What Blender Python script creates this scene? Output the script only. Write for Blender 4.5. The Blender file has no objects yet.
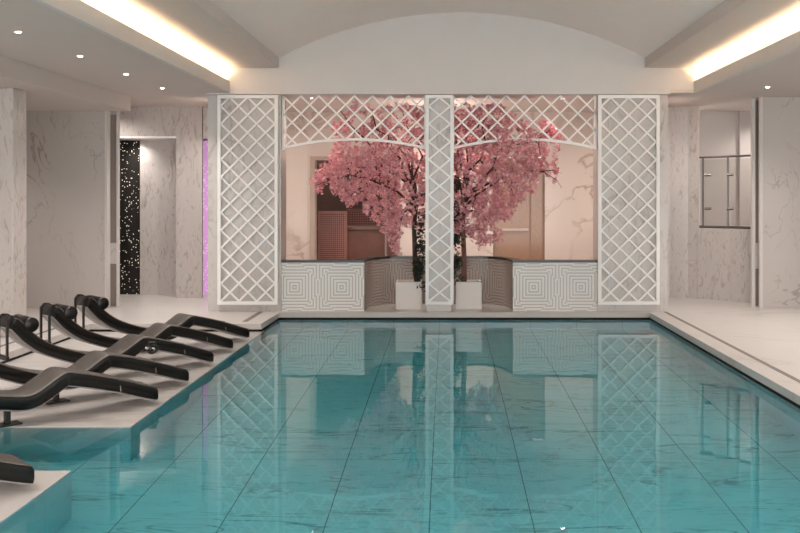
import bpy, bmesh, math, random
from mathutils import Vector, Matrix
C = bpy.context.scene.collection
SC = bpy.context.scene
R = math.radians
# ------------------------------------------------------------------ camera, world, exposure
F, H = 900.0, 1.55
cam_d = bpy.data.cameras.new('camera'); cam = bpy.data.objects.new('camera', cam_d); C.objects.link(cam)
cam.location = (0, 0, H); cam.rotation_euler = (R(90), 0, 0)
cam_d.sensor_width = 36; cam_d.lens = 36*F/800
cam_d.shift_x = -47/800; cam_d.shift_y = -67.5/800
cam_d.clip_start = .05; cam_d.clip_end = 100
SC.camera = cam
w = bpy.data.worlds.new('world'); SC.world = w; w.use_nodes = True
w.node_tree.nodes['Background'].inputs[0].default_value = (1, .95, .925, 1)
w.node_tree.nodes['Background'].inputs[1].default_value = 2.2
SC.view_settings.view_transform = 'Standard'; SC.view_settings.look = 'None'
SC.view_settings.gamma = 1; SC.view_settings.use_curve_mapping = False
SC.view_settings.exposure = 1.0
DOWN_W = 78      # deck downlights
COVE = 27.0      # emission of the cove strips
ALCOVE_W = 30    # warm light in the tree room
POOL_W = 250      # added underwater fill lights
SC.cycles.max_bounces = 10
SC.cycles.sample_clamp_indirect = 6

# ------------------------------------------------------------------ materials
def mat(name):
    m = bpy.data.materials.new(name); m.use_nodes = True
    nt = m.node_tree; b = nt.nodes['Principled BSDF']
    return m, nt, b
def plain(name, col, rough=.5, metal=0, spec=.5, emit=None, es=0, var=.06):
    m, nt, b = mat(name)
    b.inputs['Roughness'].default_value = rough; b.inputs['Metallic'].default_value = metal
    b.inputs['Specular IOR Level'].default_value = spec
    n = nt.nodes.new('ShaderNodeTexNoise'); n.inputs['Scale'].default_value = 3; n.inputs['Detail'].default_value = 4
    tc = nt.nodes.new('ShaderNodeTexCoord'); nt.links.new(tc.outputs['Object'], n.inputs['Vector'])
    r = nt.nodes.new('ShaderNodeValToRGB')
    r.color_ramp.elements[0].color = (*[c*(1-var) for c in col], 1); r.color_ramp.elements[1].color = (*[min(1, c*(1+var)) for c in col], 1)
    r.color_ramp.elements[0].position = .3; r.color_ramp.elements[1].position = .7
    nt.links.new(n.outputs['Fac'], r.inputs[0]); nt.links.new(r.outputs[0], b.inputs['Base Color'])
    if emit:
        b.inputs['Emission Color'].default_value = (*emit, 1); b.inputs['Emission Strength'].default_value = es
    return m
def mth(nt, op, a, b=None, c=None):
    n = nt.nodes.new('ShaderNodeMath'); n.operation = op
    for i, v in enumerate((a, b, c)):
        if v is None: continue
        if isinstance(v, (int, float)): n.inputs[i].default_value = v
        else: nt.links.new(v, n.inputs[i])
    return n.outputs[0]
def mixc(nt, fac, a, b):
    n = nt.nodes.new('ShaderNodeMix'); n.data_type = 'RGBA'
    for k, v in ((0, fac), (6, a), (7, b)):
        if isinstance(v, tuple): n.inputs[k].default_value = (*v, 1)
        elif isinstance(v, (int, float)): n.inputs[k].default_value = v
        else: nt.links.new(v, n.inputs[k])
    return n.outputs[2]
def marble(name, base, vein, scale=(1, 1, 1), rot=(0, 0, 0), rough=.25, amount=.8, width=.035, nscale=1.1, seam=None, seamcol=(.2, .2, .2), seed=0, cloud=.1, speck=0, dist=.8):
    m, nt, b = mat(name); L = nt.links
    tc = nt.nodes.new('ShaderNodeTexCoord')
    mp = nt.nodes.new('ShaderNodeMapping'); mp.inputs['Scale'].default_value = scale; mp.inputs['Rotation'].default_value = rot
    mp.inputs['Location'].default_value = (seed*3.7, seed*1.3, seed*2.1)
    L.new(tc.outputs['Object'], mp.inputs[0])
    def nz(s, d, dist):
        n = nt.nodes.new('ShaderNodeTexNoise'); n.inputs['Scale'].default_value = s; n.inputs['Detail'].default_value = d
        n.inputs['Distortion'].default_value = dist; L.new(mp.outputs[0], n.inputs['Vector']); return n.outputs['Fac']
    v = nz(nscale, 9, dist)
    line = mth(nt, 'ABSOLUTE', mth(nt, 'SUBTRACT', v, .5))
    line = mth(nt, 'SUBTRACT', 1, mth(nt, 'DIVIDE', line, width)); line = mth(nt, 'MAXIMUM', line, 0)
    mask = nz(nscale*.8, 3, 0); mask = mth(nt, 'MULTIPLY', mth(nt, 'SUBTRACT', mask, .42), 5)
    mask = mth(nt, 'MINIMUM', mth(nt, 'MAXIMUM', mask, 0), 1)
    f = mth(nt, 'MULTIPLY', mth(nt, 'MULTIPLY', line, mask), amount)
    cl = mth(nt, 'MULTIPLY', nz(nscale*1.7, 5, .4), cloud*2)
    col = mixc(nt, cl, base, vein)
    if speck:
        s = nz(nscale*5, 6, 1.5); s = mth(nt, 'MULTIPLY', mth(nt, 'SUBTRACT', s, .56), 9)
        s = mth(nt, 'MULTIPLY', mth(nt, 'MINIMUM', mth(nt, 'MAXIMUM', s, 0), 1), speck)
        col = mixc(nt, s, col, vein)
    col = mixc(nt, f, col, vein)
    if seam:
        # joints: list of (axis, period, offset, halfwidth)
        sp = nt.nodes.new('ShaderNodeSeparateXYZ'); L.new(tc.outputs['Object'], sp.inputs[0])
        for ax, per, off, hw in seam:
            q = mth(nt, 'DIVIDE', mth(nt, 'SUBTRACT', sp.outputs[ax], off), per)
            q = mth(nt, 'ABSOLUTE', mth(nt, 'SUBTRACT', q, mth(nt, 'ROUND', q)))
            q = mth(nt, 'LESS_THAN', q, hw/per)
            col = mixc(nt, q, col, seamcol)
    L.new(col, b.inputs['Base Color']); b.inputs['Roughness'].default_value = rough
    return m
WB = (.58, .54, .515); WV = (.27, .215, .18)
M = {}
M['panel'] = marble('marble_panel', (.56, .52, .495), (.27, .215, .18), scale=(1, 1, .55), rot=(0, R(40), 0), nscale=1.5, width=.016, amount=.75, seed=2, cloud=.05, dist=1.6)
M['pilaster'] = marble('marble_pilaster', WB, WV, scale=(1.8, 1.8, .6), nscale=1.8, width=.02, amount=.5, seed=1, speck=.5)
M['pier'] = marble('marble_pier', (.60, .57, .55), (.27, .22, .19), scale=(1.3, 1.3, .6), rot=(0, R(20), 0), nscale=1.8, width=.03, amount=.55, seed=5, speck=.25)
M['floor'] = marble('marble_floor', (.60, .57, .548), (.36, .3, .26), scale=(.5, 1.2, 1), nscale=1.0, width=.03, amount=.5, rough=.3, seed=3, seam=[(0, 1.2, 2.99, .003), (1, 1.2, .3, .003)], seamcol=(.5, .46, .43))
M['coping'] = marble('marble_coping', (.66, .63, .605), (.33, .27, .23), scale=(.8, .8, 1), nscale=2, width=.03, amount=.6, rough=.35, seed=4)
M['deck'] = marble('marble_deck', (.53, .505, .485), (.27, .23, .21), scale=(.5, 1.3, 1), nscale=1.6, width=.04, amount=.6, rough=.3, seed=6, seam=[(1, .6, .3, .003)], seamcol=(.4, .36, .33))
M['pooltile'] = marble('marble_pool_tile', (.70, .72, .71), (.16, .17, .17), scale=(.45, 2.2, 1), nscale=1.9, width=.025, amount=.85, rough=.4, seed=7, cloud=.1, dist=1.2, speck=.35, seam=[(0, .625, -.106, .0035), (1, 3.0, .6, .0025)], seamcol=(.12, .15, .15))
M['poolwall'] = marble('marble_pool_wall', (.70, .72, .71), (.2, .2, .2), scale=(.7, .7, .7), nscale=1.4, width=.03, amount=.6, rough=.4, seed=8, seam=[(0, .625, -.106, .003), (1, .625, .1, .003)], seamcol=(.25, .3, .3))
M['backroom'] = marble('marble_backroom', (.66, .575, .53), (.33, .24, .19), scale=(.8, .8, .8), rot=(0, R(30), 0), nscale=1.1, width=.02, amount=.8, seed=9, cloud=.04)
M['ceiling'] = plain('ceiling_paint', (.60, .53, .495), .8, var=.01)
M['beam'] = plain('beam_paint', (.64, .605, .585), .8, var=.01)
M['vault'] = plain('vault_paint_lit', (.86, .75, .70), .8, var=.01)  # ceiling paint lightened here to make up for light missing on the vault
M['white'] = plain('white_lacquer', (.90, .88, .86), .4, var=.01)
M['planter'] = plain('planter_white', (.72, .68, .65), .5, var=.02)
M['soil'] = plain('planter_soil', (.25, .2, .17), .9)
M['black'] = plain('shadow_gap_black', (.006, .006, .006), .8)
M['capstone'] = plain('dark_capstone', (.018, .016, .015), .25)
M['drain'] = plain('drain_slot', (.2, .175, .16), .6)
M['leather'] = plain('dark_leather', (.006, .005, .0045), .32, var=.15, spec=.4)
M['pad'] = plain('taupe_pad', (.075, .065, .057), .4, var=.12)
M['piping'] = plain('taupe_piping', (.16, .14, .125), .4)
M['shell'] = plain('taupe_shell', (.36, .33, .31), .4)
M['metalblack'] = plain('black_metal', (.012, .011, .011), .4)
M['chrome'] = plain('chrome', (.2, .18, .17), .35, metal=1)
M['mirror'] = plain('bronze_mirror', (.20, .165, .145), .5, metal=0)
M['bark'] = plain('bark', (.075, .04, .03), .8, var=.3)
M['bark_red'] = plain('bark_reddish', (.22, .10, .08), .8, var=.3)
M['ivy'] = plain('ivy', (.03, .04, .028), .6, var=.4)
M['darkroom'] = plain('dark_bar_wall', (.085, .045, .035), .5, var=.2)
M['barred'] = plain('bar_front_red', (.26, .11, .08), .45, var=.2)
M['barwood'] = plain('bar_counter_wood', (.22, .125, .09), .4, var=.2)
M['fit'] = plain('downlight_lens', (1, 1, 1), .5, emit=(1, .95, .9), es=14)
M['led'] = plain('led_strip', (1, 1, 1), .5, emit=(1, .75, .46), es=COVE)
M['trimring'] = plain('downlight_ring', (.75, .72, .7), .4)
# lavender bead panel
def beads(name, base, dot, scale, thr, em=0, emd=0, rough=.4):
    m, nt, b = mat(name); L = nt.links
    tc = nt.nodes.new('ShaderNodeTexCoord'); v = nt.nodes.new('ShaderNodeTexVoronoi'); v.inputs['Scale'].default_value = scale
    L.new(tc.outputs['Object'], v.inputs['Vector'])
    f = mth(nt, 'LESS_THAN', v.outputs['Distance'], thr)
    sz = nt.nodes.new('ShaderNodeSeparateColor'); L.new(v.outputs['Color'], sz.inputs[0])
    f = mth(nt, 'MULTIPLY', f, mth(nt, 'GREATER_THAN', sz.outputs[0], .35))
    c = mixc(nt, f, base, dot); L.new(c, b.inputs['Base Color']); L.new(c, b.inputs['Emission Color'])
    e = mth(nt, 'ADD', mth(nt, 'MULTIPLY', f, emd), em); L.new(e, b.inputs['Emission Strength'])
    b.inputs['Roughness'].default_value = rough
    return m
M['stars'] = beads('star_panel', (.02, .018, .016), (.9, .85, .7), 27, .22, 0, .25, .2)
M['lavender'] = beads('lavender_panel', (.50, .25, .50), (.66, .44, .66), 30, .35, .42, .08)
# perforated bronze glass
m, nt, b = mat('bronze_glass'); M['bronze'] = m
n = nt.nodes.new('ShaderNodeTexNoise'); n.inputs['Scale'].default_value = 30
r = nt.nodes.new('ShaderNodeValToRGB'); r.color_ramp.elements[0].color = (.27, .16, .105, 1); r.color_ramp.elements[1].color = (.37, .23, .16, 1)
nt.links.new(n.outputs['Fac'], r.inputs[0]); nt.links.new(r.outputs[0], b.inputs['Base Color']); b.inputs['Roughness'].default_value = .2
m, nt, b = mat('clear_glass'); M['glass'] = m      # thin pane: see-through with a real reflection
out = nt.nodes['Material Output']; nt.nodes.remove(b)
tr = nt.nodes.new('ShaderNodeBsdfTransparent'); tr.inputs[0].default_value = (.93, .93, .92, 1)
gl = nt.nodes.new('ShaderNodeBsdfGlossy'); gl.inputs['Roughness'].default_value = .02
fr = nt.nodes.new('ShaderNodeFresnel'); fr.inputs[0].default_value = 1.45; mx = nt.nodes.new('ShaderNodeMixShader')
nt.links.new(fr.outputs[0], mx.inputs[0]); nt.links.new(tr.outputs[0], mx.inputs[1]); nt.links.new(gl.outputs[0], mx.inputs[2]); nt.links.new(mx.outputs[0], out.inputs[0])
# dotted lattice screen in the bar
m, nt, b = mat('dotted_screen'); M['dotscreen'] = m
tc = nt.nodes.new('ShaderNodeTexCoord'); sp = nt.nodes.new('ShaderNodeSeparateXYZ'); nt.links.new(tc.outputs['Object'], sp.inputs[0])
def stripes(v, per, duty):
    q = mth(nt, 'FRACT', mth(nt, 'DIVIDE', v, per)); return mth(nt, 'LESS_THAN', q, duty)
f = mth(nt, 'MULTIPLY', stripes(sp.outputs[0], .034, .6), stripes(sp.outputs[2], .034, .6))
nt.links.new(mixc(nt, f, (.08, .03, .025), (.42, .2, .17)), b.inputs['Base Color'])
# greek-key fret panel: raised white strips over a grey ground, from UV in metres
def fret(key, gap, strip):
    m, nt, b = mat(key); M[key] = m
    uv = nt.nodes.new('ShaderNodeUVMap'); sp = nt.nodes.new('ShaderNodeSeparateXYZ'); nt.links.new(uv.outputs[0], sp.inputs[0])
    P = .65
    def cell(v, off):
        q = mth(nt, 'DIVIDE', mth(nt, 'SUBTRACT', v, off), P)
        q = mth(nt, 'ABSOLUTE', mth(nt, 'SUBTRACT', q, mth(nt, 'ROUND', q)))
        return mth(nt, 'MULTIPLY', q, P)
    ax, ay = cell(sp.outputs[0], 0), cell(sp.outputs[1], .33)
    bx_, by_ = cell(sp.outputs[0], P/2), cell(sp.outputs[1], .33+P/2)
    d1 = mth(nt, 'MAXIMUM', ax, ay); d2 = mth(nt, 'MAXIMUM', bx_, by_)
    inA = mth(nt, 'LESS_THAN', mth(nt, 'ADD', ax, ay), P*.64)
    d2 = mth(nt, 'MINIMUM', mth(nt, 'MINIMUM', ax, ay), mth(nt, 'MINIMUM', bx_, by_))
    d = mth(nt, 'ADD', mth(nt, 'MULTIPLY', inA, d1), mth(nt, 'MULTIPLY', mth(nt, 'SUBTRACT', 1, inA), d2))
    st = mth(nt, 'LESS_THAN', mth(nt, 'FRACT', mth(nt, 'ADD', mth(nt, 'DIVIDE', d, .0433), .3)), .62)
    nt.links.new(mixc(nt, st, gap, strip), b.inputs['Base Color'])
    bp = nt.nodes.new('ShaderNodeBump'); bp.inputs['Distance'].default_value = .006; bp.inputs['Strength'].default_value = .6
    nt.links.new(st, bp.inputs['Height']); nt.links.new(bp.outputs[0], b.inputs['Normal']); b.inputs['Roughness'].default_value = .45
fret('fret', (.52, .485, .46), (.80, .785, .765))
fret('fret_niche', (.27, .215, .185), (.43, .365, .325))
# water
m, nt, b = mat('pool_water'); M['water'] = m
out = nt.nodes['Material Output']; nt.nodes.remove(b)
g = nt.nodes.new('ShaderNodeBsdfGlass'); g.inputs['IOR'].default_value = 1.33; g.inputs['Roughness'].default_value = 0.0
tc = nt.nodes.new('ShaderNodeTexCoord'); n = nt.nodes.new('ShaderNodeTexNoise'); n.inputs['Scale'].default_value = 3.5; n.inputs['Detail'].default_value = 2
nt.links.new(tc.outputs['Object'], n.inputs['Vector']); bp = nt.nodes.new('ShaderNodeBump'); bp.inputs['Strength'].default_value = .03; bp.inputs['Distance'].default_value = .02
nt.links.new(n.outputs['Fac'], bp.inputs['Height']); nt.links.new(bp.outputs[0], g.inputs['Normal'])
nt.links.new(g.outputs[0], out.inputs['Surface'])
va = nt.nodes.new('ShaderNodeVolumeAbsorption'); va.inputs['Color'].default_value = (.0, .875, .945, 1); va.inputs['Density'].default_value = .8
nt.links.new(va.outputs[0], out.inputs['Volume'])
# blossoms / leaves with random tints
def tinted(name, cols, scale, rough=.6, sss=0):
    m, nt, b = mat(name); L = nt.links
    tc = nt.nodes.new('ShaderNodeTexCoord'); n = nt.nodes.new('ShaderNodeTexNoise'); n.inputs['Scale'].default_value = scale; n.inputs['Detail'].default_value = 2
    L.new(tc.outputs['Object'], n.inputs['Vector']); r = nt.nodes.new('ShaderNodeValToRGB'); e = r.color_ramp.elements
    e[0].position = .3; e[0].color = (*cols[0], 1); e[1].position = .7; e[1].color = (*cols[-1], 1)
    for i, c in enumerate(cols[1:-1]):
        q = e.new(.3+.4*(i+1)/(len(cols)-1)); q.color = (*c, 1)
    L.new(n.outputs['Fac'], r.inputs[0]); L.new(r.outputs[0], b.inputs['Base Color']); b.inputs['Roughness'].default_value = rough
    return m
M['blossom'] = tinted('blossom', [(.58, .19, .23), (.77, .36, .39), (.92, .60, .59)], 22)

# ------------------------------------------------------------------ geometry helpers
def link(name, bm, m, parent=None, smooth=False, loc=None):
    me = bpy.data.meshes.new(name); bmesh.ops.recalc_face_normals(bm, faces=bm.faces[:]); bm.to_mesh(me); bm.free()
    me.materials.append(m)
    if smooth:
        for p in me.polygons: p.use_smooth = True
    o = bpy.data.objects.new(name, me); C.objects.link(o)
    if loc: o.location = loc
    if parent: o.parent = parent
    return o
def box(bm, x0, x1, y0, y1, z0, z1):
    vs = [bm.verts.new(p) for p in ((x0,y0,z0),(x1,y0,z0),(x1,y1,z0),(x0,y1,z0),(x0,y0,z1),(x1,y0,z1),(x1,y1,z1),(x0,y1,z1))]
    for f in ((0,3,2,1),(4,5,6,7),(0,1,5,4),(1,2,6,5),(2,3,7,6),(3,0,4,7)): bm.faces.new([vs[i] for i in f])
    return bm
def bev(bm, w, seg=2):
    bmesh.ops.bevel(bm, geom=bm.edges[:], offset=w, segments=seg, affect='EDGES', profile=.5); return bm
def boxes(*bs):
    bm = bmesh.new()
    for q in bs: box(bm, *q)
    return bm
def prism(bm, poly, z0, z1):
    a = [bm.verts.new((x, y, z0)) for x, y in poly]; t = [bm.verts.new((x, y, z1)) for x, y in poly]
    n = len(poly); bm.faces.new(a[::-1]); bm.faces.new(t)
    for i in range(n): bm.faces.new((a[i], a[(i+1) % n], t[(i+1) % n], t[i]))
    return bm
def prism_y(bm, poly, y0, y1):                      # polygon in x,z extruded along y
    a = [bm.verts.new((x, y0, z)) for x, z in poly]; t = [bm.verts.new((x, y1, z)) for x, z in poly]
    n = len(poly); bm.faces.new(a); bm.faces.new(t[::-1])
    for i in range(n): bm.faces.new((a[(i+1) % n], a[i], t[i], t[(i+1) % n]))
    return bm
def tube(bm, pts, rads, n=8):
    pts = [Vector(p) for p in pts]
    if isinstance(rads, (int, float)): rads = [rads]*len(pts)
    rings = []
    for i, p in enumerate(pts):
        d = (pts[min(i+1, len(pts)-1)] - pts[max(i-1, 0)]).normalized()
        up = Vector((0, 0, 1)) if abs(d.z) < .9 else Vector((1, 0, 0))
        a = d.cross(up).normalized(); b_ = d.cross(a)
        rings.append([bm.verts.new(p + (a*math.cos(2*math.pi*k/n) + b_*math.sin(2*math.pi*k/n))*rads[i]) for k in range(n)])
    for r0, r1 in zip(rings, rings[1:]):
        for k in range(n): bm.faces.new((r0[k], r0[(k+1) % n], r1[(k+1) % n], r1[k]))
    bm.faces.new(rings[0][::-1]); bm.faces.new(rings[-1])
    return bm
def disc(bm, c, r, t, n=20):
    a = [bm.verts.new((c[0]+r*math.cos(2*math.pi*k/n), c[1]+r*math.sin(2*math.pi*k/n), c[2])) for k in range(n)]
    q = [bm.verts.new((v.co.x, v.co.y, c[2]+t)) for v in a]
    bm.faces.new(a[::-1]); bm.faces.new(q)
    for k in range(n): bm.faces.new((a[k], a[(k+1) % n], q[(k+1) % n], q[k]))
    return bm
def struct(name, bm, m, **k):
    o = link(name, bm, m, **k); o['kind'] = 'structure'; return o
def tag(o, label, cat, group=None, kind=None):
    o['label'] = label; o['category'] = cat
    if group: o['group'] = group
    if kind: o['kind'] = kind
    return o
def empty(name, loc, rz=0):
    o = bpy.data.objects.new(name, None); C.objects.link(o); o.location = loc; o.rotation_euler = (0, 0, rz); o.empty_display_size = .1; return o
def copy_tree(o, parent=None):
    c = o.copy(); C.objects.link(c)
    if parent: c.parent = parent
    for ch in list(o.children): copy_tree(ch, c)
    return c

# ------------------------------------------------------------------ layout numbers
XL, XR = -2.29, 2.77           # pool edges
YN, YB = 1.0, 12.3             # near end and far coping edge
YP = 12.42                     # pier fronts
ZW, ZD = -.105, -.099          # water and lounger deck
ZC = 3.0                       # soffit
CX = .2                        # vault axis
DX = -4.43                     # left edge of lounger decks
DEPTH = -.105-.85

# ------------------------------------------------------------------ floor, coping, pool
bm = bmesh.new()
prism(bm, [(XR, -1.5), (7, -1.5), (7, 17), (XR, 17)], -.07, 0)
struct('floor', bm, M['floor'])
bm = bmesh.new()
prism(bm, [(-7, -1.5), (DX, -1.5), (DX, 11.18), (XL-.02, 11.18), (XL, YB), (XR, YB), (XR, 17), (-7, 17)], -.07, 0)
struct('floor_left', bm, M['floor'])
struct('floor_near', boxes((DX, XR, -1.5, YN, -.07, 0)), M['floor'])
# overflow slot under the slab nose, its shade painted as black strips
S = .015
struct('trim_1', boxes((XR+S, XR+S+.03, YN, YB+S, -.30, -.07), (XL-.05, XR+S, YB+S, YB+S+.03, -.3, -.07),
        (DX-S-.03, DX-S, YN, 11.18+S, -.3, -.07), (DX-S, XL-S, 11.18+S, 11.21+S, -.3, -.07), (XL-.03-S, XL-S, 11.18+S, YB+S, -.3, -.07)), M['black'])
# pool basin: floor and walls up to just under the water
struct('pool_basin', boxes((-6.9, XR, YN, YB, DEPTH-.1, DEPTH)), M['pooltile'])
struct('wall_pool', boxes((XR, XR+.06, YN, YB+.06, DEPTH-.1, ZW-.004), (XL, XR, YB, YB+.06, DEPTH-.1, ZW-.004),
        (XL-.06, XL, 11.1, YB+.06, DEPTH-.1, ZW-.004), (DX-.06, DX, 5.4, 6.6, DEPTH-.1, ZW-.004), (DX, XR, YN-.06, YN, DEPTH-.1, ZW-.03)), M['poolwall'])
# lounger decks
struct('deck_far', boxes((DX-.1, XL, 6.52, 11.3, DEPTH-.05, ZD)), M['deck'])
struct('deck_near', boxes((DX-.1, XL+.01, YN-.1, 5.465, DEPTH-.05, ZD)), M['deck'])
wt = struct('pool_water', boxes((-6.92, XR+S-.002, YN-.02, YB+S-.002, DEPTH-.04, ZW)), M['water'])
# slot drains let into the floor
def drain(pts, label):
    bm = bmesh.new(); (x0, y0), (x1, y1) = pts
    box(bm, x0, x1, y0, y1, -.02, .002)
    o = link('drain_channel', bm, M['drain']); tag(o, label, 'drain', 'slot drains in the marble floor')
    return o
drain(((2.97, .5), (3.02, 12.38)), 'long narrow grey slot drain along the right side of the pool')
drain(((-2.59, 11.36), (-2.52, 12.38)), 'short grey slot drain in floor under the left lattice screen')
drain(((-4.72, 1.0), (-4.67, 11.0)), 'narrow slot drain in floor behind the lounger heads')

# ------------------------------------------------------------------ ceiling
zl, zt, zv = 3.16, 3.34, 3.48
struct('ceiling_left', boxes((-4.5, CX-3.22, -1.5, YP, ZC, ZC+.05)), M['ceiling'])
struct('ceiling_right', boxes((CX+3.22, 7, -1.5, YP, ZC, ZC+.05), (3.05, CX+3.22, YB, YP, ZC, ZC+.05)), M['ceiling'])
struct('ceiling_back', boxes((-7, -3.3, YP, 17, ZC, ZC+.05), (3.05, 7, YP, 17, ZC, ZC+.05), (-3.3, 3.05, YP+.3, 17, ZC, ZC+.05)), M['ceiling'])
struct('ceiling_drop', boxes((-7, -4.5, -1.5, 12.8, 2.8, ZC+.04)), M['ceiling'])
for nm, s in (('left', -1), ('right', 1)):
    xo = CX+s*3.17; xi = CX+s*2.5; xb = CX+s*3.62
    a, b_ = sorted((xo, xo+s*.05)); struct('trim_cove_lip_'+nm, boxes((a, b_, -1.5, YB, ZC, zl)), M['beam'])
    a, b_ = sorted((xo+s*.05, xb)); struct('trim_cove_shelf_'+nm, boxes((a, b_, -1.5, YB, ZC+.052, ZC+.09)), M['beam'])
    a, b_ = sorted((xb, xb+s*.05)); struct('trim_cove_back_'+nm, boxes((a, b_, -1.5, YB, ZC+.05, zt)), M['beam'])
    a, b_ = sorted((xi, xb+s*.05)); struct('ceiling_cove_'+nm, boxes((a, b_, -1.5, YB, zt, zv+.3)), M['ceiling'])
    # LED strip lying in the cove trough
    o = link('cove_light', boxes((xo+s*.12-.02, xo+s*.12+.02, -1.4, YB-.05, ZC+.09, ZC+.11)), M['led'])
    tag(o, 'glowing warm white strip light in the %s ceiling cove' % nm, 'light', 'cove strip lights')
# barrel vault
N = 40; half = 2.5; rise = .62; rad = (half*half+rise*rise)/(2*rise); zc0 = zv+rise-rad
arc = [(CX+rad*math.sin(t), zc0+rad*math.cos(t)) for t in [(-1+2*i/N)*math.asin(half/rad) for i in range(N+1)]]
bm = bmesh.new(); r0 = [bm.verts.new((x, -1.5, z)) for x, z in arc]; r1 = [bm.verts.new((x, YB, z)) for x, z in arc]
r2 = [bm.verts.new((x, -1.5, z+.1)) for x, z in arc]; r3 = [bm.verts.new((x, YB, z+.1)) for x, z in arc]
for i in range(N):
    bm.faces.new((r0[i], r0[i+1], r1[i+1], r1[i])); bm.faces.new((r2[i], r3[i], r3[i+1], r2[i+1]))
struct('ceiling_vault', bm, M['vault'], smooth=True)
# end wall / beam over the piers
struct('beam', boxes((-3.3, 3.05, YB, YP+.4, ZC-.015, 4.3), (-3.5, -3.3, YB, YP+.4, ZC+.05, 4.3), (3.05, 3.9, YB, YP+.4, ZC+.05, 4.3)), M['beam'])
# room sides behind the frame
struct('wall_left', boxes((-7.1, -7, -1.5, 17, 0, ZC)), M['panel'])
struct('wall_right', boxes((7, 7.1, -1.5, 17, 0, ZC)), M['panel'])

# ------------------------------------------------------------------ piers
PL0, PL1 = -3.30, -2.29; PM0, PM1 = -.28, .06; PR0, PR1 = 2.08, 3.05
struct('pier_left', boxes((PL0, PL1, YP, YP+.4, 0, ZC)), M['pier'])
struct('pier_middle', boxes((PM0, PM1, YP, YP+.3, 0, ZC)), M['pier'])
struct('pier_right', boxes((PR0, PR1, YP, YP+.4, 0, ZC)), M['pier'])

# ------------------------------------------------------------------ lattice screens
def bar(bm, p, q, wdt, y0, y1):
    (x0, z0), (x1, z1) = p, q; dx, dz = x1-x0, z1-z0; l = math.hypot(dx, dz)
    if l < 1e-4: return
    nx, nz = -dz/l*wdt/2, dx/l*wdt/2
    prism_y(bm, [(x0+nx, z0+nz), (x0-nx, z0-nz), (x1-nx, z1-nz), (x1+nx, z1+nz)], y0, y1)
def clip(xa, za, xb, zb, x0, x1, z0, z1):
    t0, t1 = 0, 1
    for p, q in ((-(xb-xa), xa-x0), (xb-xa, x1-xa), (-(zb-za), za-z0), (zb-za, z1-za)):
        if abs(p) < 1e-9:
            if q < 0: return None
        elif p < 0: t0 = max(t0, q/p)
        else: t1 = min(t1, q/p)
    if t0 >= t1-1e-4: return None
    return (xa+(xb-xa)*t0, za+(zb-za)*t0), (xa+(xb-xa)*t1, za+(zb-za)*t1)
def lattice_screen(x0, x1, z0, z1, nx, label):
    fw = .045; t = empty('lattice_screen', ((x0+x1)/2, YP-.055, z0)); tag(t, label, 'lattice screen', 'white diamond lattice screens on the piers')
    hw = (x1-x0)/2; hh = z1-z0
    bm = boxes((-hw, -hw+fw, -.025, .025, 0, hh), (hw-fw, hw, -.025, .025, 0, hh), (-hw+fw, hw-fw, -.025, .025, 0, fw), (-hw+fw, hw-fw, -.025, .025, hh-fw, hh))
    link('frame', bm, M['white'], t)
    ix0, ix1, iz0, iz1 = -hw+fw, hw-fw, fw, hh-fw
    px = (ix1-ix0)/nx; pz = .2435
    for sgn, y0, y1 in ((1, -.022, -.002), (-1, -.002, .018)):
        bm = bmesh.new()
        for k in range(-30, 40):
            xa = ix0 if sgn > 0 else ix1
            za = iz0+k*pz
            r_ = clip(xa, za, xa+sgn*(ix1-ix0), za+(ix1-ix0)*pz/px, ix0-.01, ix1+.01, iz0-.01, iz1+.01)
            if r_: bar(bm, *r_, .026, y0, y1)
        link('slats', bm, M['white'], t)
    # spacers that hold the screen off the marble
    for z in (.12, hh-.12):
        for x in (-hw+.022, hw-.022): link('spacer', boxes((x-.012, x+.012, .025, .057, z-.012, z+.012)), M['white'], t)
ZB0, ZB1 = .1, 2.978
lattice_screen(-3.15, -2.322, ZB0, ZB1, 3, 'tall white diamond lattice screen on the left marble pier')
lattice_screen(-.295, .09, ZB0, ZB1, 1, 'narrow white diamond lattice screen on the middle pier between the trees')
lattice_screen(2.075, 2.918, ZB0, ZB1, 3, 'tall white diamond lattice screen on the right marble pier')
def arch_lattice(x0, x1, zend, zmid, label):
    t = empty('lattice_arch', ((x0+x1)/2, YP+.06, zend)); tag(t, label, 'lattice arch', 'arched lattice valances between the piers')
    hw = (x1-x0)/2; top = ZC-.02-zend; sag = zmid-zend
    rad = (hw*hw+sag*sag)/(2*sag)
    curve = lambda x: sag-rad+math.sqrt(max(0, rad*rad-x*x))
    bm = bmesh.new(); n = 28
    for i in range(n):
        xa, xb = -hw+2*hw*i/n, -hw+2*hw*(i+1)/n
        prism_y(bm, [(xa, curve(xa)), (xb, curve(xb)), (xb, curve(xb)+.034), (xa, curve(xa)+.034)], -.025, .025)
    link('arch_rail', bm, M['white'], t)
    for x in (-hw, hw-.03): link('side_stile', boxes((x, x+.03, -.02, .02, .0, top)), M['white'], t)
    px, pz = .2475, .2435
    for sgn, y0, y1 in ((1, -.02, 0), (-1, 0, .02)):
        bm = bmesh.new()
        for k in range(-14, 15):
            x_ = k*px; pts = []
            steps = 60
            for i in range(steps+1):
                z = top*i/steps; x = x_+sgn*(top-z)*px/pz
                if -hw <= x <= hw and z >= curve(x)+.01: pts.append((x, z))
            if len(pts) > 1: bar(bm, pts[0], pts[-1], .022, y0, y1)
        link('slats', bm, M['white'], t)
    return t
arch_lattice(PL1+.01, PM0-.01, 2.235, 2.36, 'white arched lattice valance left of the middle pier')
arch_lattice(PM1+.01, PR0-.01, 2.235, 2.36, 'white arched lattice valance right of the middle pier')

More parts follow.
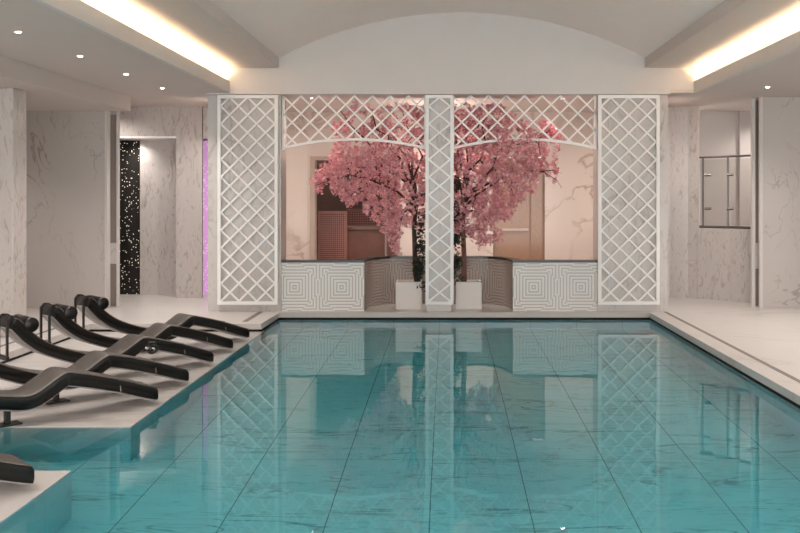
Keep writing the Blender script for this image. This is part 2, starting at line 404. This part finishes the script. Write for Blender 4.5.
# ------------------------------------------------------------------ fret parapet with a curved niche
path = [(PL1-.0, YP+.03), (-1.145, YP+.03)]
nx0, nx1, ny = -1.145, .91, 13.3
for i in range(1, 9):
    t = R(90)*i/8; path.append((nx0+.38*(1-math.cos(t)), YP+.06+(ny-YP-.06)*math.sin(t)))
for i in range(8, 0, -1):
    t = R(90)*i/8; path.append((nx1-.38*(1-math.cos(t)), YP+.06+(ny-YP-.06)*math.sin(t)))
path += [(nx1, YP+.03), (PR0, YP+.03)]
def offset(path, d):
    out = []
    for i, p in enumerate(path):
        a = Vector(path[max(i-1, 0)]); c = Vector(path[min(i+1, len(path)-1)]); t = (c-a).normalized(); out.append((p[0]-t.y*d, p[1]+t.x*d))
    return out
HP = .672
def wall_strip(name, path, th, z0, z1, m, uoff=0):
    back = offset(path, th); bm = bmesh.new(); ul = bm.loops.layers.uv.new('UVMap')
    acc = [0]
    for a, c in zip(path, path[1:]): acc.append(acc[-1]+math.hypot(c[0]-a[0], c[1]-a[1]))
    def quad(p0, p1, u0, u1, z0, z1):
        vs = [bm.verts.new((p0[0], p0[1], z0)), bm.verts.new((p1[0], p1[1], z0)), bm.verts.new((p1[0], p1[1], z1)), bm.verts.new((p0[0], p0[1], z1))]
        f = bm.faces.new(vs)
        for l, q in zip(f.loops, ((u0, z0), (u1, z0), (u1, z1), (u0, z1))): l[ul].uv = q
    for i in range(len(path)-1):
        quad(path[i], path[i+1], acc[i]+uoff, acc[i+1]+uoff, z0, z1); quad(back[i+1], back[i], acc[i+1]+uoff, acc[i]+uoff, z0, z1)
        vs = [bm.verts.new((*p, z1)) for p in (path[i], path[i+1], back[i+1], back[i])]; bm.faces.new(vs)
    me = bpy.data.meshes.new(name); bm.to_mesh(me); bm.free(); me.materials.append(m)
    o = bpy.data.objects.new(name, me); C.objects.link(o); o['kind'] = 'structure'; return o
wall_strip('wall_parapet_left', path[:2], .1, 0, HP, M['fret'], uoff=-.18)
wall_strip('wall_parapet_right', path[-2:], .1, 0, HP, M['fret'], uoff=.36)
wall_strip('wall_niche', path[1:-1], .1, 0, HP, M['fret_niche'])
wall_strip('trim_2', offset(path, -.015), .14, HP, HP+.032, M['capstone'])
bpy.data.objects['trim_2'].data.update()

# ------------------------------------------------------------------ room behind the trees
YR = 15.0
LX0, LX1, RX0, RX1 = -2.2, -.83, .77, 1.63
struct('wall_back', boxes((-3.3, LX0, YR, YR+.2, 0, ZC), (LX1, RX0, YR, YR+.2, 0, ZC), (RX1, 3.05, YR, YR+.2, 0, ZC),
        (LX0, LX1, YR, YR+.2, 2.2, ZC), (RX0, RX1, YR, YR+.2, 2.25, ZC)), M['backroom'])
struct('wall_alcove_side', boxes((-3.3, -3.2, YP+.4, YR, 0, ZC), (2.95, 3.05, YP+.4, YR, 0, ZC)), M['backroom'])
struct('trim_3', boxes((LX0-.08, LX0, YR-.03, YR-.001, 0, 2.2), (LX1, LX1+.05, YR-.03, YR-.001, 0, 2.2), (LX0-.08, LX1+.05, YR-.03, YR-.001, 2.2, 2.26)), plain('jamb_beige', (.42, .33, .28), .5))
# dark bar seen through the left opening
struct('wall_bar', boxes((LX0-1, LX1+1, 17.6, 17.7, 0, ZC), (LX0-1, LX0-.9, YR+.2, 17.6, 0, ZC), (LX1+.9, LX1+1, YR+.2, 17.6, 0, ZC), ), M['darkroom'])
t = empty('bar_counter', (-1.5, 16.3, 0)); tag(t, 'low reddish brown bar counter in the dark room behind the left tree', 'counter')
link('counter_body', bev(boxes((-.75, .85, -.25, .25, 0, 1.0)), .01), M['barred'], t)
link('counter_top', bev(boxes((-.8, .9, -.32, .3, 1.0, 1.06)), .01), M['barwood'], t)
t = empty('lattice_room_divider', (-2.02, 15.6, 0)); tag(t, 'red dotted screen panel beside the bar behind the left tree', 'screen')
link('screen_panel', boxes((-.18, .26, -.02, .02, .08, 1.3)), M['dotscreen'], t)
link('screen_frame', boxes((-.21, -.18, -.03, .03, 0, 1.34), (.26, .29, -.03, .03, 0, 1.34), (-.18, .26, -.03, .03, 1.3, 1.34), (-.18, .26, -.03, .03, .04, .08)), M['barred'], t)
t = empty('dotted_back_panel', (-1.0, 17.4, 0)); tag(t, 'wide dim red dotted panel on the far wall of the bar', 'wall panel')
link('screen_panel', boxes((-.9, .5, -.02, .02, .2, 1.32)), M['dotscreen'], t)
link('screen_frame', boxes((-.94, .54, .02, .05, .16, 1.36)), M['barred'], t)
o = link('slim_post', tube(bmesh.new(), [(-1.05, 15.5, 0), (-1.05, 15.5, 2.6)], .02), plain('pale_post', (.5, .4, .36), .4)); tag(o, 'slim pale upright post in front of the dark bar', 'post')
# bronze glass door right
t = empty('bronze_glass_door', ((RX0+RX1)/2, YR+.06, 0)); tag(t, 'brown tinted glass door in the pink marble wall behind right tree', 'door')
hw = (RX1-RX0)/2
link('door_pane', boxes((-hw+.02, hw-.02, -.01, .01, .02, 2.24)), M['bronze'], t)
link('door_frame', boxes((-hw, -hw+.03, -.03, .03, 0, 2.25), (hw-.03, hw, -.03, .03, 0, 2.25), (.18, .2, -.02, .02, 0, 2.25)), plain('bronze_frame', (.25, .15, .1), .4), t)
link('door_handle', boxes((-.28, .16, -.05, -.03, 1.02, 1.06)), plain('pale_handle', (.55, .42, .34), .3), t)

# ------------------------------------------------------------------ left side walls
struct('wall_left_panel', boxes((-6.9, -4.86, 12.8, 13.0, 0, 2.8)), M['panel'])
struct('trim_4', boxes((-4.86, -4.828, 12.78, 12.99, 0, 2.8)), M['beam'])
struct('wall_left_return', boxes((-4.87, -4.745, 12.93, 12.97, 0, ZC)), M['pilaster'])
def slot_mirror(x0, x1, y, zs, label):
    t = empty('slot_mirror', ((x0+x1)/2, y, 0)); tag(t, label, 'mirror strip', 'narrow bronze mirror strips')
    for z0, z1 in zs: link('mirror_strip', boxes(((x0-x1)/2, (x1-x0)/2, -.01, .006, z0, z1)), M['mirror'], t)
slot_mirror(-4.835, -4.75, 12.92, ((0.02, .62), (.92, 2.76)), 'narrow bronze mirror strips beside the left wall panel edge')
struct('column_left', bev(boxes((-6.9, -4.87, 10.1, 10.43, 0, 2.8)), .008, 1), M['pilaster'])
YD = 14.1
x_ = lambda p, y: (p-447)*y/F
struct('wall_doorway', boxes((-7, x_(110, YD), YD, YD+.15, 0, ZC), (x_(110, YD), x_(176, YD), YD, YD+.15, 2.53, ZC), (x_(176, YD), x_(202, YD), YD, YD+.06, 0, ZC), (x_(203, YD), -3.2, YD, YD+.15, 2.5, ZC)), M['pilaster'])
struct('trim_5', boxes((-4.747, -4.715, 12.925, 12.97, 0, ZC)), M['beam'])
struct('trim_6', boxes((x_(110, YD), x_(176, YD), YD-.012, YD+.5, 2.5, 2.532)), M['white'])
struct('pier_doorway', boxes((x_(140, 14.55), x_(177, 14.55), 14.55, 14.95, 0, 2.6)), M['pilaster'])
o = link('star_panel', boxes((x_(112, 14.6), x_(140.5, 14.6), 14.62, 14.66, 0, 2.56)), M['stars']); tag(o, 'tall black panel with tiny star-like lights in the left doorway', 'light panel')
o = link('lavender_panel', boxes((x_(200, 14.7), x_(212, 14.7), 14.7, 14.74, 0, 2.5)), M['lavender']); tag(o, 'slim glowing lavender panel beside the left lattice pier', 'light panel')
struct('wall_passage', boxes((-7, -3.3, 15.4, 15.5, 0, ZC)), M['pilaster'])

# ------------------------------------------------------------------ right side walls
struct('wall_right_panel', boxes((4.487, 6.98, 12.8, 12.84, 0, ZC)), M['panel'])
struct('trim_7', boxes((4.445, 4.487, 12.785, 12.84, 0, ZC)), M['beam'])
struct('wall_right_return', boxes((4.43, 7.0, 12.95, 13.0, 0, ZC)), M['pilaster'])
slot_mirror(4.43, 4.53, 12.94, ((.02, .55), (.92, 2.97)), 'narrow bronze mirror strips beside the right wall panel edge')
struct('trim_8', boxes((4.385, 4.43, 12.93, 13.0, 0, ZC)), M['beam'])
def cw(pts, z0, z1, name, m, th=.15):
    bm = bmesh.new(); back = [(x, y+th) for x, y in pts]
    prism(bm, pts+back[::-1], z0, z1); return struct(name, bm, m)
crv = [(3.05, 14.2), (3.3, 14.2), (3.52, 14.2), (3.78, 14.12), (3.93, 14.02)]
cw(crv[:3], 0, ZC, 'wall_curve_end', M['pier'])
cw(crv[2:], 0, ZC, 'wall_curve', M['pilaster'])
half = [(3.9, 14.02), (4.1, 13.88), (4.3, 13.68), (4.5, 13.4), (4.62, 13.2)]
cw(half, 0, 1.1, 'wall_curve_low', M['pilaster'], .2)
cw([(3.9, 14.9), (5.6, 14.9)], 0, ZC, 'wall_beyond', plain('beige_wall', (.64, .6, .575), .5, var=.02))
struct('trim_9', boxes((4.83, 4.87, 14.84, 14.89, 1.0, ZC)), M['beam'])
t = empty('glass_balustrade', (4.2, 13.8, 1.1)); tag(t, 'clear glass balustrade with chrome posts on the low curved wall at right', 'balustrade')
gp = [Vector((3.93, 14.08)), Vector((4.3, 13.77)), Vector((4.58, 13.4))]; o0 = Vector((4.2, 13.8))
gp = [p-o0 for p in gp]
for i in (0, 1):
    for dx in ((0, .06) if i == 0 else (0,)):
        p = gp[i]+Vector((dx, -dx*.8)); link('post', tube(bmesh.new(), [(p.x, p.y, 0), (p.x, p.y, 1.1)], .017), M['chrome'], t)
    p = gp[i]+Vector((.1 if i == 0 else .0, -.085 if i == 0 else 0))
    for z in (.3, .82): link('glass_clamp', tube(bmesh.new(), [(p.x-.03, p.y-.03, z), (p.x+.05, p.y-.09, z)], .02), M['chrome'], t)
link('top_rail', tube(bmesh.new(), [(gp[0].x, gp[0].y, 1.1), (gp[1].x, gp[1].y, 1.1), (gp[2].x, gp[2].y, 1.1)], .016), M['chrome'], t)
link('bottom_rail', tube(bmesh.new(), [(gp[0].x, gp[0].y, .02), (gp[1].x, gp[1].y, .02), (gp[2].x, gp[2].y, .02)], .02), M['chrome'], t)
for a, c in ((gp[0], gp[1]), (gp[1], gp[2])):
    d = (c-a); a2, c2 = a+d*.06, c-d*.04; nrm = Vector((-d.y, d.x)).normalized()*.006
    link('glass_pane', prism(bmesh.new(), [tuple(a2-nrm), tuple(c2-nrm), tuple(c2+nrm), tuple(a2+nrm)], .05, 1.06), M['glass'], t)

# ------------------------------------------------------------------ downlights
def downlight(x, y, z, label, watts, grp='recessed ceiling downlights', col=(1, .92, .86), ang=120):
    if 'out of view' in label or 'hidden' in label or 'behind' in label or 'inside' in label:  # unseen ceiling row and added fill lamps: light only, no fixture
        ld = bpy.data.lights.new('down_spot', 'SPOT'); ld.energy = watts; ld.spot_size = R(ang); ld.spot_blend = 1; ld.color = col; ld.shadow_soft_size = .05
        lo = bpy.data.objects.new('down_spot', ld); C.objects.link(lo); lo.location = (x, y, z-.012); return lo
    t = empty('downlight', (x, y, z)); tag(t, label, 'downlight', grp)
    bm = bmesh.new(); n = 20
    for k in range(n):
        a0, a1 = 2*math.pi*k/n, 2*math.pi*(k+1)/n
        q = [(math.cos(a)*r_, math.sin(a)*r_, zz) for a, r_, zz in ((a0, .023, -.004), (a1, .023, -.004), (a1, .034, -.002), (a0, .034, -.002))]
        bm.faces.new([bm.verts.new(v) for v in q])
    link('trim_ring', bm, M['trimring'], t)
    link('lens', disc(bmesh.new(), (0, 0, -.006), .023, .004), M['fit'], t)
    ld = bpy.data.lights.new('down_spot', 'SPOT'); ld.energy = watts; ld.spot_size = R(ang); ld.spot_blend = 1; ld.color = col; ld.shadow_soft_size = .05
    lo = bpy.data.objects.new('down_spot', ld); C.objects.link(lo); lo.location = (0, 0, -.012); lo.parent = t
    return t
ords = ['farthest', 'second farthest', 'third from the back', 'nearest in view']
for i in range(7):
    y = 11.76-i*1.318
    lab = '%s downlight in the left ceiling soffit' % ords[i] if i < 4 else 'downlight out of view over the left loungers'
    downlight(-3.72, y, ZC, lab, DOWN_W)
for i in range(7):
    y = 11.65-i*1.318
    lab = 'single downlight in view in the right ceiling soffit' if i < 1 else 'downlight out of view over the right deck'
    downlight(4.15, y, ZC, lab, DOWN_W)
downlight(-1.94, 12.9, ZC, 'downlight above the arched lattice left of the middle pier', ALCOVE_W, 'tree room downlights', (1, .78, .68), 140)
downlight(1.665, 12.95, ZC, 'downlight above the arched lattice right of the middle pier', ALCOVE_W, 'tree room downlights', (1, .78, .68), 140)
for x, y in ((-6.35, 11.7), (-6.35, 8.2)):
    downlight(x, y, 2.8, 'added fill lamp out of view in the dropped left soffit', 45, 'added soffit fill lamps')  # added out of view to brighten the left wall panel
for x, y, e, lab in ((-3.42, 13.25, 60, 'added lamp in the left passage hidden by the lattice pier'), (3.12, 13.25, 50, 'added lamp hidden by the right lattice pier'),
                     (5.3, 14.3, 55, 'added lamp behind the right wall panel'), (-5.2, 13.6, 40, 'downlight in the left passage behind the wall panel'), (-5.0, 14.4, 18, 'downlight inside the left doorway')):
    downlight(x, y, 2.499 if 'doorway' in lab else ZC, lab, e, 'passage downlights', ang=150)  # lamps hidden by the piers and right panel are added to brighten walls
def lamp(name, kind, loc, e, col, rot=(0, 0, 0), **k):
    ld = bpy.data.lights.new(name, kind); ld.energy = e; ld.color = col
    for a, v in k.items(): setattr(ld, a, v)
    lo = bpy.data.objects.new(name, ld); C.objects.link(lo); lo.location = loc; lo.rotation_euler = rot; return lo
for x, y in ((-2.82, 13.9), (-.11, 14.0), (2.62, 13.9), (-.11, 13.3)):
    downlight(x, y, ZC, 'added spot out of view behind a pier in the tree room', ALCOVE_W*1.6, 'added tree room spots', (1, .92, .82), 160)  # unseen spots added to fill the tree room
for x, y, z, e in ((-2.82, 13.3, 1.2, 2), (-.11, 13.6, 2.3, 17), (2.62, 13.3, 1.2, 2)):
    lamp('tree_room_fill', 'POINT', (x, y, z), e, (1, .92, .81), shadow_soft_size=.08)  # unseen point lights added to lift the tree room walls and ceiling
lamp('bar_lamp', 'POINT', (-2.95, 15.9, 2.3), 5, (1, .55, .42), shadow_soft_size=.1)
for x in (-1.6, .2, 2.0):
    lamp('underwater_fill', 'AREA', (x, YN+.03, ZW-.45), POOL_W, (.95, 1, 1), rot=(R(90), 0, R(180)), size=.4)  # unseen area lights added at the near end to brighten the pool

# ------------------------------------------------------------------ planters and cherry trees
def planter(x, y, label):
    t = empty('planter', (x, y, 0)); tag(t, label, 'planter', 'white square planters by the middle pier')
    s = .18; hgt = .385; bm = bmesh.new()
    def ring(q, z): return [bm.verts.new(p) for p in ((-q, -q, z), (q, -q, z), (q, q, z), (-q, q, z))]
    rs = [ring(s-.005, 0), ring(s, .01), ring(s, hgt), ring(s-.022, hgt), ring(s-.022, hgt-.05)]
    for a, c in zip(rs, rs[1:]):
        for k in range(4): bm.faces.new((a[k], a[(k+1) % 4], c[(k+1) % 4], c[k]))
    bm.faces.new(rs[0][::-1]); bm.faces.new(rs[-1])
    link('pot', bm, M['planter'], t)
    link('gravel', boxes((-s+.024, s-.024, -s+.024, s-.024, hgt-.05, hgt-.028)), M['soil'], t)
planter(-.54, 12.82, 'white square planter left of the middle lattice pier')
planter(.305, 12.82, 'white square planter right of the middle lattice pier')

def px2w(px, py, y): return ((px-447)*y/F, y, H-(py-199)*y/F)
def inside(poly, x, y):
    c = False; n = len(poly)
    for i in range(n):
        (x1, y1), (x2, y2) = poly[i], poly[i-1]
        if (y1 > y) != (y2 > y) and x < (x2-x1)*(y-y1)/(y2-y1)+x1: c = not c
    return c
def flower(bm, p, s, rnd):
    ax = Vector((rnd.gauss(0, 1), rnd.gauss(0, 1), rnd.gauss(0, 1))).normalized()
    u = ax.orthogonal().normalized(); v = ax.cross(u)
    c = bm.verts.new(p); n = 5; a0 = rnd.random()*6.28
    for k in range(n):
        a = a0+2*math.pi*k/n; w_ = .55
        e = [p+(u*math.cos(a+d)+v*math.sin(a+d))*s*r_+ax*s*z_ for d, r_, z_ in ((-w_, .62, .22), (0, 1.0, .42+rnd.random()*.2), (w_, .62, .22))]
        bm.faces.new([c]+[bm.verts.new(q) for q in e])
def leaf(bm, p, s, rnd):
    d = Vector((rnd.gauss(0, 1), rnd.gauss(0, 1), rnd.gauss(0, .8))).normalized(); u = d.orthogonal().normalized()
    bm.faces.new([bm.verts.new(q) for q in (p-d*s, p+u*s*.6, p+d*s, p-u*s*.6)])
def branch(rnd, a, b_, sag=0, n=6, wob=.04):
    a, b_ = Vector(a), Vector(b_); pts = []
    for i in range(n+1):
        t = i/n; q = a.lerp(b_, t)+Vector((0, 0, sag*4*t*(1-t)))
        if 0 < i < n: q += Vector((rnd.gauss(0, wob), rnd.gauss(0, wob), rnd.gauss(0, wob)))
        pts.append(q)
    return pts
def tree(seed, base, trunk, limbs, crown, holes, ivy, label, n_cl, sparse):
    rnd = random.Random(seed); yb = base[1]; t = empty('cherry_tree', base); tag(t, label, 'tree', 'pink blossom trees beside the middle pier')
    o = Vector(base); W = lambda q: Vector(q)-o
    tp = [W(q) for q in trunk]; n = len(tp)
    link('trunk', tube(bmesh.new(), tp, [.042-.018*i/(n-1) for i in range(n)], 10), M['bark_red'] if seed == 2 else M['bark'], t, True)
    bmb = bmesh.new(); tips = []
    for st, en, sag in limbs:
        pts = branch(rnd, W(st), W(en), sag); m_ = len(pts)
        tube(bmb, pts, [.02-.014*i/(m_-1) for i in range(m_)], 6)
        for k in range(5):
            q = pts[1+k % (m_-1)]; e = q+Vector((max(-.3, min(.3, rnd.gauss(0, .18))), rnd.gauss(0, .18), rnd.uniform(-.3, .15)))
            tw = branch(rnd, q, e, .05, 4, .015); tube(bmb, tw, [.008, .007, .006, .004, .003], 5)
    link('branches', bmb, M['bark'], t, True)
    # blossom clusters: short drooping sprays filling the crown
    bmf = bmesh.new(); cnt = 0
    xs = [p[0] for p in crown]; ys = [p[1] for p in crown]
    cx = sum(xs)/len(xs); cy = sum(ys)/len(ys)
    while cnt < n_cl:
        x, y = rnd.uniform(min(xs), max(xs)), rnd.uniform(min(ys), max(ys))
        if not inside(crown, x, y): continue
        if any(((x-hx)/hr)**2+((y-hy)/hs)**2 < 1 and rnd.random() < pr for hx, hy, hr, hs, pr in holes): continue
        edge = min(1, math.hypot((x-cx)/(max(xs)-min(xs))*2, (y-cy)/(max(ys)-min(ys))*2))
        dep = .5*math.sqrt(max(.05, 1-edge**2)); yy = yb+.02+rnd.uniform(-dep*.75, dep)
        front = 498 < x < 538 and 128 < y < 185
        if front: yy -= .35
        elif yy < 12.58: yy = 12.58+rnd.random()*.1
        q = px2w(x, y, yy)
        if q[2] > 2.91: continue
        p = W(q); cnt += 1
        nfl = rnd.randint(6, 10); dv = Vector((rnd.gauss(0, .5), rnd.gauss(0, .5), -1)).normalized()
        for k in range(nfl):
            q = p+dv*rnd.uniform(-.02, .07)+Vector((rnd.gauss(0, .018), rnd.gauss(0, .018), rnd.gauss(0, .018)))
            flower(bmf, q, rnd.uniform(.02, .034), rnd)
    tag_o = link('blossom', bmf, M['blossom'], t); tag_o['kind'] = 'stuff'; tag_o['label'] = 'pink cherry blossom'
    bmi = bmesh.new()
    for (x, y, r_, cnt_) in ivy:
        for k in range(cnt_): leaf(bmi, W(px2w(x+rnd.gauss(0, r_), y+rnd.gauss(0, r_*1.4), yb-.08+rnd.gauss(0, .05))), rnd.uniform(.02, .035), rnd)
    tag_i = link('leaves', bmi, M['ivy'], t); tag_i['kind'] = 'stuff'; tag_i['label'] = 'dark green leaves climbing the trunk'
    return t
LB = (-.43, 12.82, .36)
def P_(x, y, d=0):
    q = px2w(x, y, 12.82+d); return (q[0], q[1], min(q[2], 2.88))
crownL = [(345, 108), (352, 98), (372, 102), (392, 98), (412, 99), (446, 97), (446, 245), (430, 222), (416, 226), (405, 222), (399, 236), (396, 252), (387, 238), (380, 222), (372, 218), (356, 200), (345, 206), (332, 182), (316, 190), (310, 178), (326, 160), (336, 146), (330, 130)]
tree(1, LB, [LB, P_(415, 255), P_(414, 225), P_(417, 200), P_(412, 178)],
     [(P_(414, 200), P_(340, 110, .1), .06), (P_(412, 185), P_(372, 112, -.15), .03), (P_(413, 185), P_(402, 100, .2), .0), (P_(416, 190), P_(430, 105, .1), 0), (P_(413, 205), P_(318, 185, -.05), .22), (P_(414, 215), P_(392, 245, .1), .25), (P_(414, 185), P_(388, 120, .3), .03), (P_(416, 200), P_(440, 200, 0), .1)],
     crownL, [(372, 108, 26, 12, .75), (365, 128, 14, 14, .5), (400, 122, 10, 16, .6), (413, 230, 8, 14, .6), (330, 110, 18, 12, .4), (420, 150, 6, 25, .35)],
     [(419, 268, 3, 190), (420, 284, 3, 90), (421, 248, 3, 130), (420, 225, 3, 60), (430, 262, 3, 25), (420, 235, 3, 40), (424, 215, 3, 30)], 'pink blossom tree in the left planter reaching left over the parapet', 1150, 0)
RB = (.24, 12.82, .36)
crownR = [(428, 97), (470, 96), (484, 102), (500, 105), (520, 118), (532, 128), (548, 118), (560, 132), (558, 160), (556, 178), (545, 172), (535, 190), (524, 196), (515, 205), (508, 216), (500, 225), (502, 238), (488, 240), (482, 246), (470, 232), (455, 238), (446, 220), (440, 160)]
tree(2, RB, [RB, P_(464, 255), P_(463, 230), P_(462, 205), P_(466, 180)],
     [(P_(464, 195), P_(455, 100, .1), 0), (P_(465, 185), P_(500, 110, -.1), .03), (P_(464, 200), P_(550, 130, -.2), .1), (P_(463, 210), P_(555, 170, -.1), .2), (P_(463, 215), P_(498, 238, .1), .2), (P_(464, 190), P_(480, 108, .3), 0), (P_(463, 200), P_(435, 120, .1), .1), (P_(463, 205), P_(530, 190, .15), .2)],
     crownR, [(545, 150, 10, 10, .6), (500, 230, 14, 12, .35), (545, 180, 12, 12, .5), (470, 110, 10, 10, .3)],
     [(456, 262, 3, 140), (456, 240, 3, 140), (457, 212, 3, 120), (456, 185, 3, 90), (443, 176, 4, 14), (458, 280, 3, 30)], 'pink blossom tree in the right planter reaching right over the parapet', 1250, 0)

# ------------------------------------------------------------------ loungers
LW, TH, SH = .32, .098, .012
prof = [(.0, .118), (.10, .15), (.30, .222), (.52, .29), (.68, .332), (.74, .343), (.79, .328), (.87, .280), (.94, .238), (1.0, .215), (1.06, .212), (1.14, .226), (1.28, .258), (1.47, .325), (1.62, .395), (1.73, .475), (1.81, .56), (1.865, .62), (1.90, .635)]
def smooth_curve(p, sub=5):
    out = []
    p = [(a, z+.012) for a, z in p]
    for i in range(len(p)-1):
        p0, p1, p2, p3 = (Vector(p[max(i-1, 0)]), Vector(p[i]), Vector(p[i+1]), Vector(p[min(i+2, len(p)-1)]))
        for k in range(sub):
            t = k/sub; out.append(.5*((2*p1)+(p2-p0)*t+(2*p0-5*p1+4*p2-p3)*t*t+(3*p1-p0-3*p2+p3)*t**3))
    out.append(Vector(p[-1])); return out
def normals(c):
    ns = []
    for i in range(len(c)):
        d = (c[min(i+1, len(c)-1)]-c[max(i-1, 0)]).normalized(); ns.append(Vector((-d.y, d.x)))
    return ns
def ribbon(curve, d0, d1, y0, y1, rnd_end=.05):
    ns = normals(curve); bm = bmesh.new(); n = len(curve); sec = []
    r_ = min(.014, (d1-d0)*.45)
    for i, (c, nn) in enumerate(zip(curve, ns)):
        e = 1.0
        dist = (curve[0]-c).length
        lo, hi = d0, d1
        if dist < rnd_end: hi = d0+(d1-d0)*(.4+.6*math.sqrt(max(0, 1-(1-dist/rnd_end)**2)))
        prof_ = [(y0, lo), (y0, hi-r_), (y0+r_*.3, hi-r_*.3), (y0+r_, hi), (y1-r_, hi), (y1-r_*.3, hi-r_*.3), (y1, hi-r_), (y1, lo)]
        sec.append([bm.verts.new((c.x+nn.x*d, y, c.y+nn.y*d)) for y, d in prof_])
    m_ = len(sec[0])
    for a, b_ in zip(sec, sec[1:]):
        for k in range(m_): bm.faces.new((a[k], a[(k+1) % m_], b_[(k+1) % m_], b_[k]))
    bm.faces.new(sec[0][::-1]); bm.faces.new(sec[-1]); return bm
def make_lounger():
    # local x runs from the foot to the head, y across; base at the pedestal
    x0 = 1.05; t = empty('pool_lounger', (0, 0, 0))
    cv = [Vector((p.x-x0, p.y)) for p in smooth_curve(prof)]
    link('cushion', ribbon(cv, -TH, -.004, -LW, 0), M['leather'], t, True)
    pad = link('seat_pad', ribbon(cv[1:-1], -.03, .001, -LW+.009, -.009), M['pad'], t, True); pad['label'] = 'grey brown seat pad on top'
    link('shell', ribbon(cv, -TH-SH, -TH, -LW+.02, -.02, .02), M['shell'], t, True)
    ns = normals(cv)
    pp = [Vector((c.x+n_.x*.001, c.y+n_.y*.001)) for c, n_ in zip(cv, ns)]
    for yy in (-.004, -LW+.004):
        link('piping', tube(bmesh.new(), [(p.x, yy, p.y-.004) for p in pp], .0028, 6), M['piping'], t, True)
    i0 = min(range(len(cv)), key=lambda i: abs(cv[i].x-(.36-x0)))
    link('seam', tube(bmesh.new(), [(cv[i0].x, -LW, cv[i0].y-.02), (cv[i0].x, -LW+.006, cv[i0].y+.001), (cv[i0].x, -.006, cv[i0].y+.001), (cv[i0].x-.01, .001, cv[i0].y-TH)], .0055, 6), M['piping'], t)
    # pedestal under the hip
    link('pedestal', bev(boxes((-.02, .16, -LW+.1, -.1, .0, .012), (.05, .09, -LW+.14, -.14, .012, .13)), .004), M['metalblack'], t)
    # neck roll with straps and a hanging counterweight bar
    pc = Vector((1.77-x0, 0, .575)); rr = .064
    bm = bmesh.new(); L_ = [(-LW-.015, rr*.8), (-LW-.005, rr), (.005, rr), (.015, rr*.8)]
    tube(bm, [(pc.x, y, pc.z) for y, _ in L_], [r_ for _, r_ in L_], 24)
    pil = link('neck_roll', bm, M['leather'], t, True)
    hx = 1.945-x0
    for y in (-LW+.06, -.06):
        bm = bmesh.new(); path_ = [(pc.x+.03, pc.z+.05), (1.80-x0, .59), (1.875-x0, .65), (1.915-x0, .655), (hx, .62), (hx, .32)]
        for (xa, za), (xb, zb) in zip(path_, path_[1:]):
            d = Vector((xb-xa, zb-za)).normalized()*.008; nx, nz = -d.y, d.x
            vs = [[bm.verts.new((xa+s*nx, yy, za+s*nz)) for s in (1, -1) for yy in (y-.014, y+.014)], [bm.verts.new((xb+s*nx, yy, zb+s*nz)) for s in (1, -1) for yy in (y-.014, y+.014)]]
            a, c = vs
            for f in ((a[0], a[1], c[1], c[0]), (a[2], c[2], c[3], a[3]), (a[0], c[0], c[2], a[2]), (a[1], a[3], c[3], c[1])): bm.faces.new(f)
        link('strap', bm, M['metalblack'], pil)
    link('counterweight', bev(boxes((hx-.014, hx+.014, -LW+.04, -.04, .28, .32)), .006), M['metalblack'], pil)
    return t
A = R(45); proto = make_lounger()
feet = [(-2.334, 7.245, 'nearest on the far deck by the water corner'), (-2.30, 7.99, 'second from the front on the far deck'), (-2.325, 8.93, 'middle one of the five on the far deck'), (-2.32, 9.725, 'second from the back on the far deck'), (-2.315, 10.5, 'farthest one, beside the raised floor edge'), (-2.355, 5.12, 'alone on the near deck, only foot in view')]
for i, (fx, fy, lab) in enumerate(feet):
    o = proto if i == 0 else copy_tree(proto)
    o.location = (fx+.03-1.05*math.cos(A), fy-1.05*math.sin(A), ZD); o.rotation_euler = (0, 0, math.pi+A)
    tag(o, 'dark brown leather S-shaped lounger, '+lab, 'lounger', 'dark leather loungers by the pool')

# small tangled item by the third lounger's knee
rnd = random.Random(5); kx, ky, kz = px2w(151, 347, 8.0)
t = empty('crumpled_strap', (kx, ky, kz-.055)); tag(t, 'small tangled dark and pale strap lying at the knee bend of a lounger', 'strap')
for nm, mm, n_, rr in (('dark_strap', M['metalblack'], 14, .012), ('pale_strap', M['planter'], 9, .007)):
    pts = [Vector((rnd.uniform(-.05, .055), rnd.uniform(-.03, .03), rnd.uniform(.0, .10))) for _ in range(n_)]
    q = []
    for a, c, d in zip(pts, pts[1:], pts[2:]):
        for k in range(5):
            u = k/5; m0, m1 = (a+c)/2, (c+d)/2; q.append(m0.lerp(c, u).lerp(c.lerp(m1, u), u))
    link(nm, tube(bmesh.new(), q, rr, 6), mm, t, True)
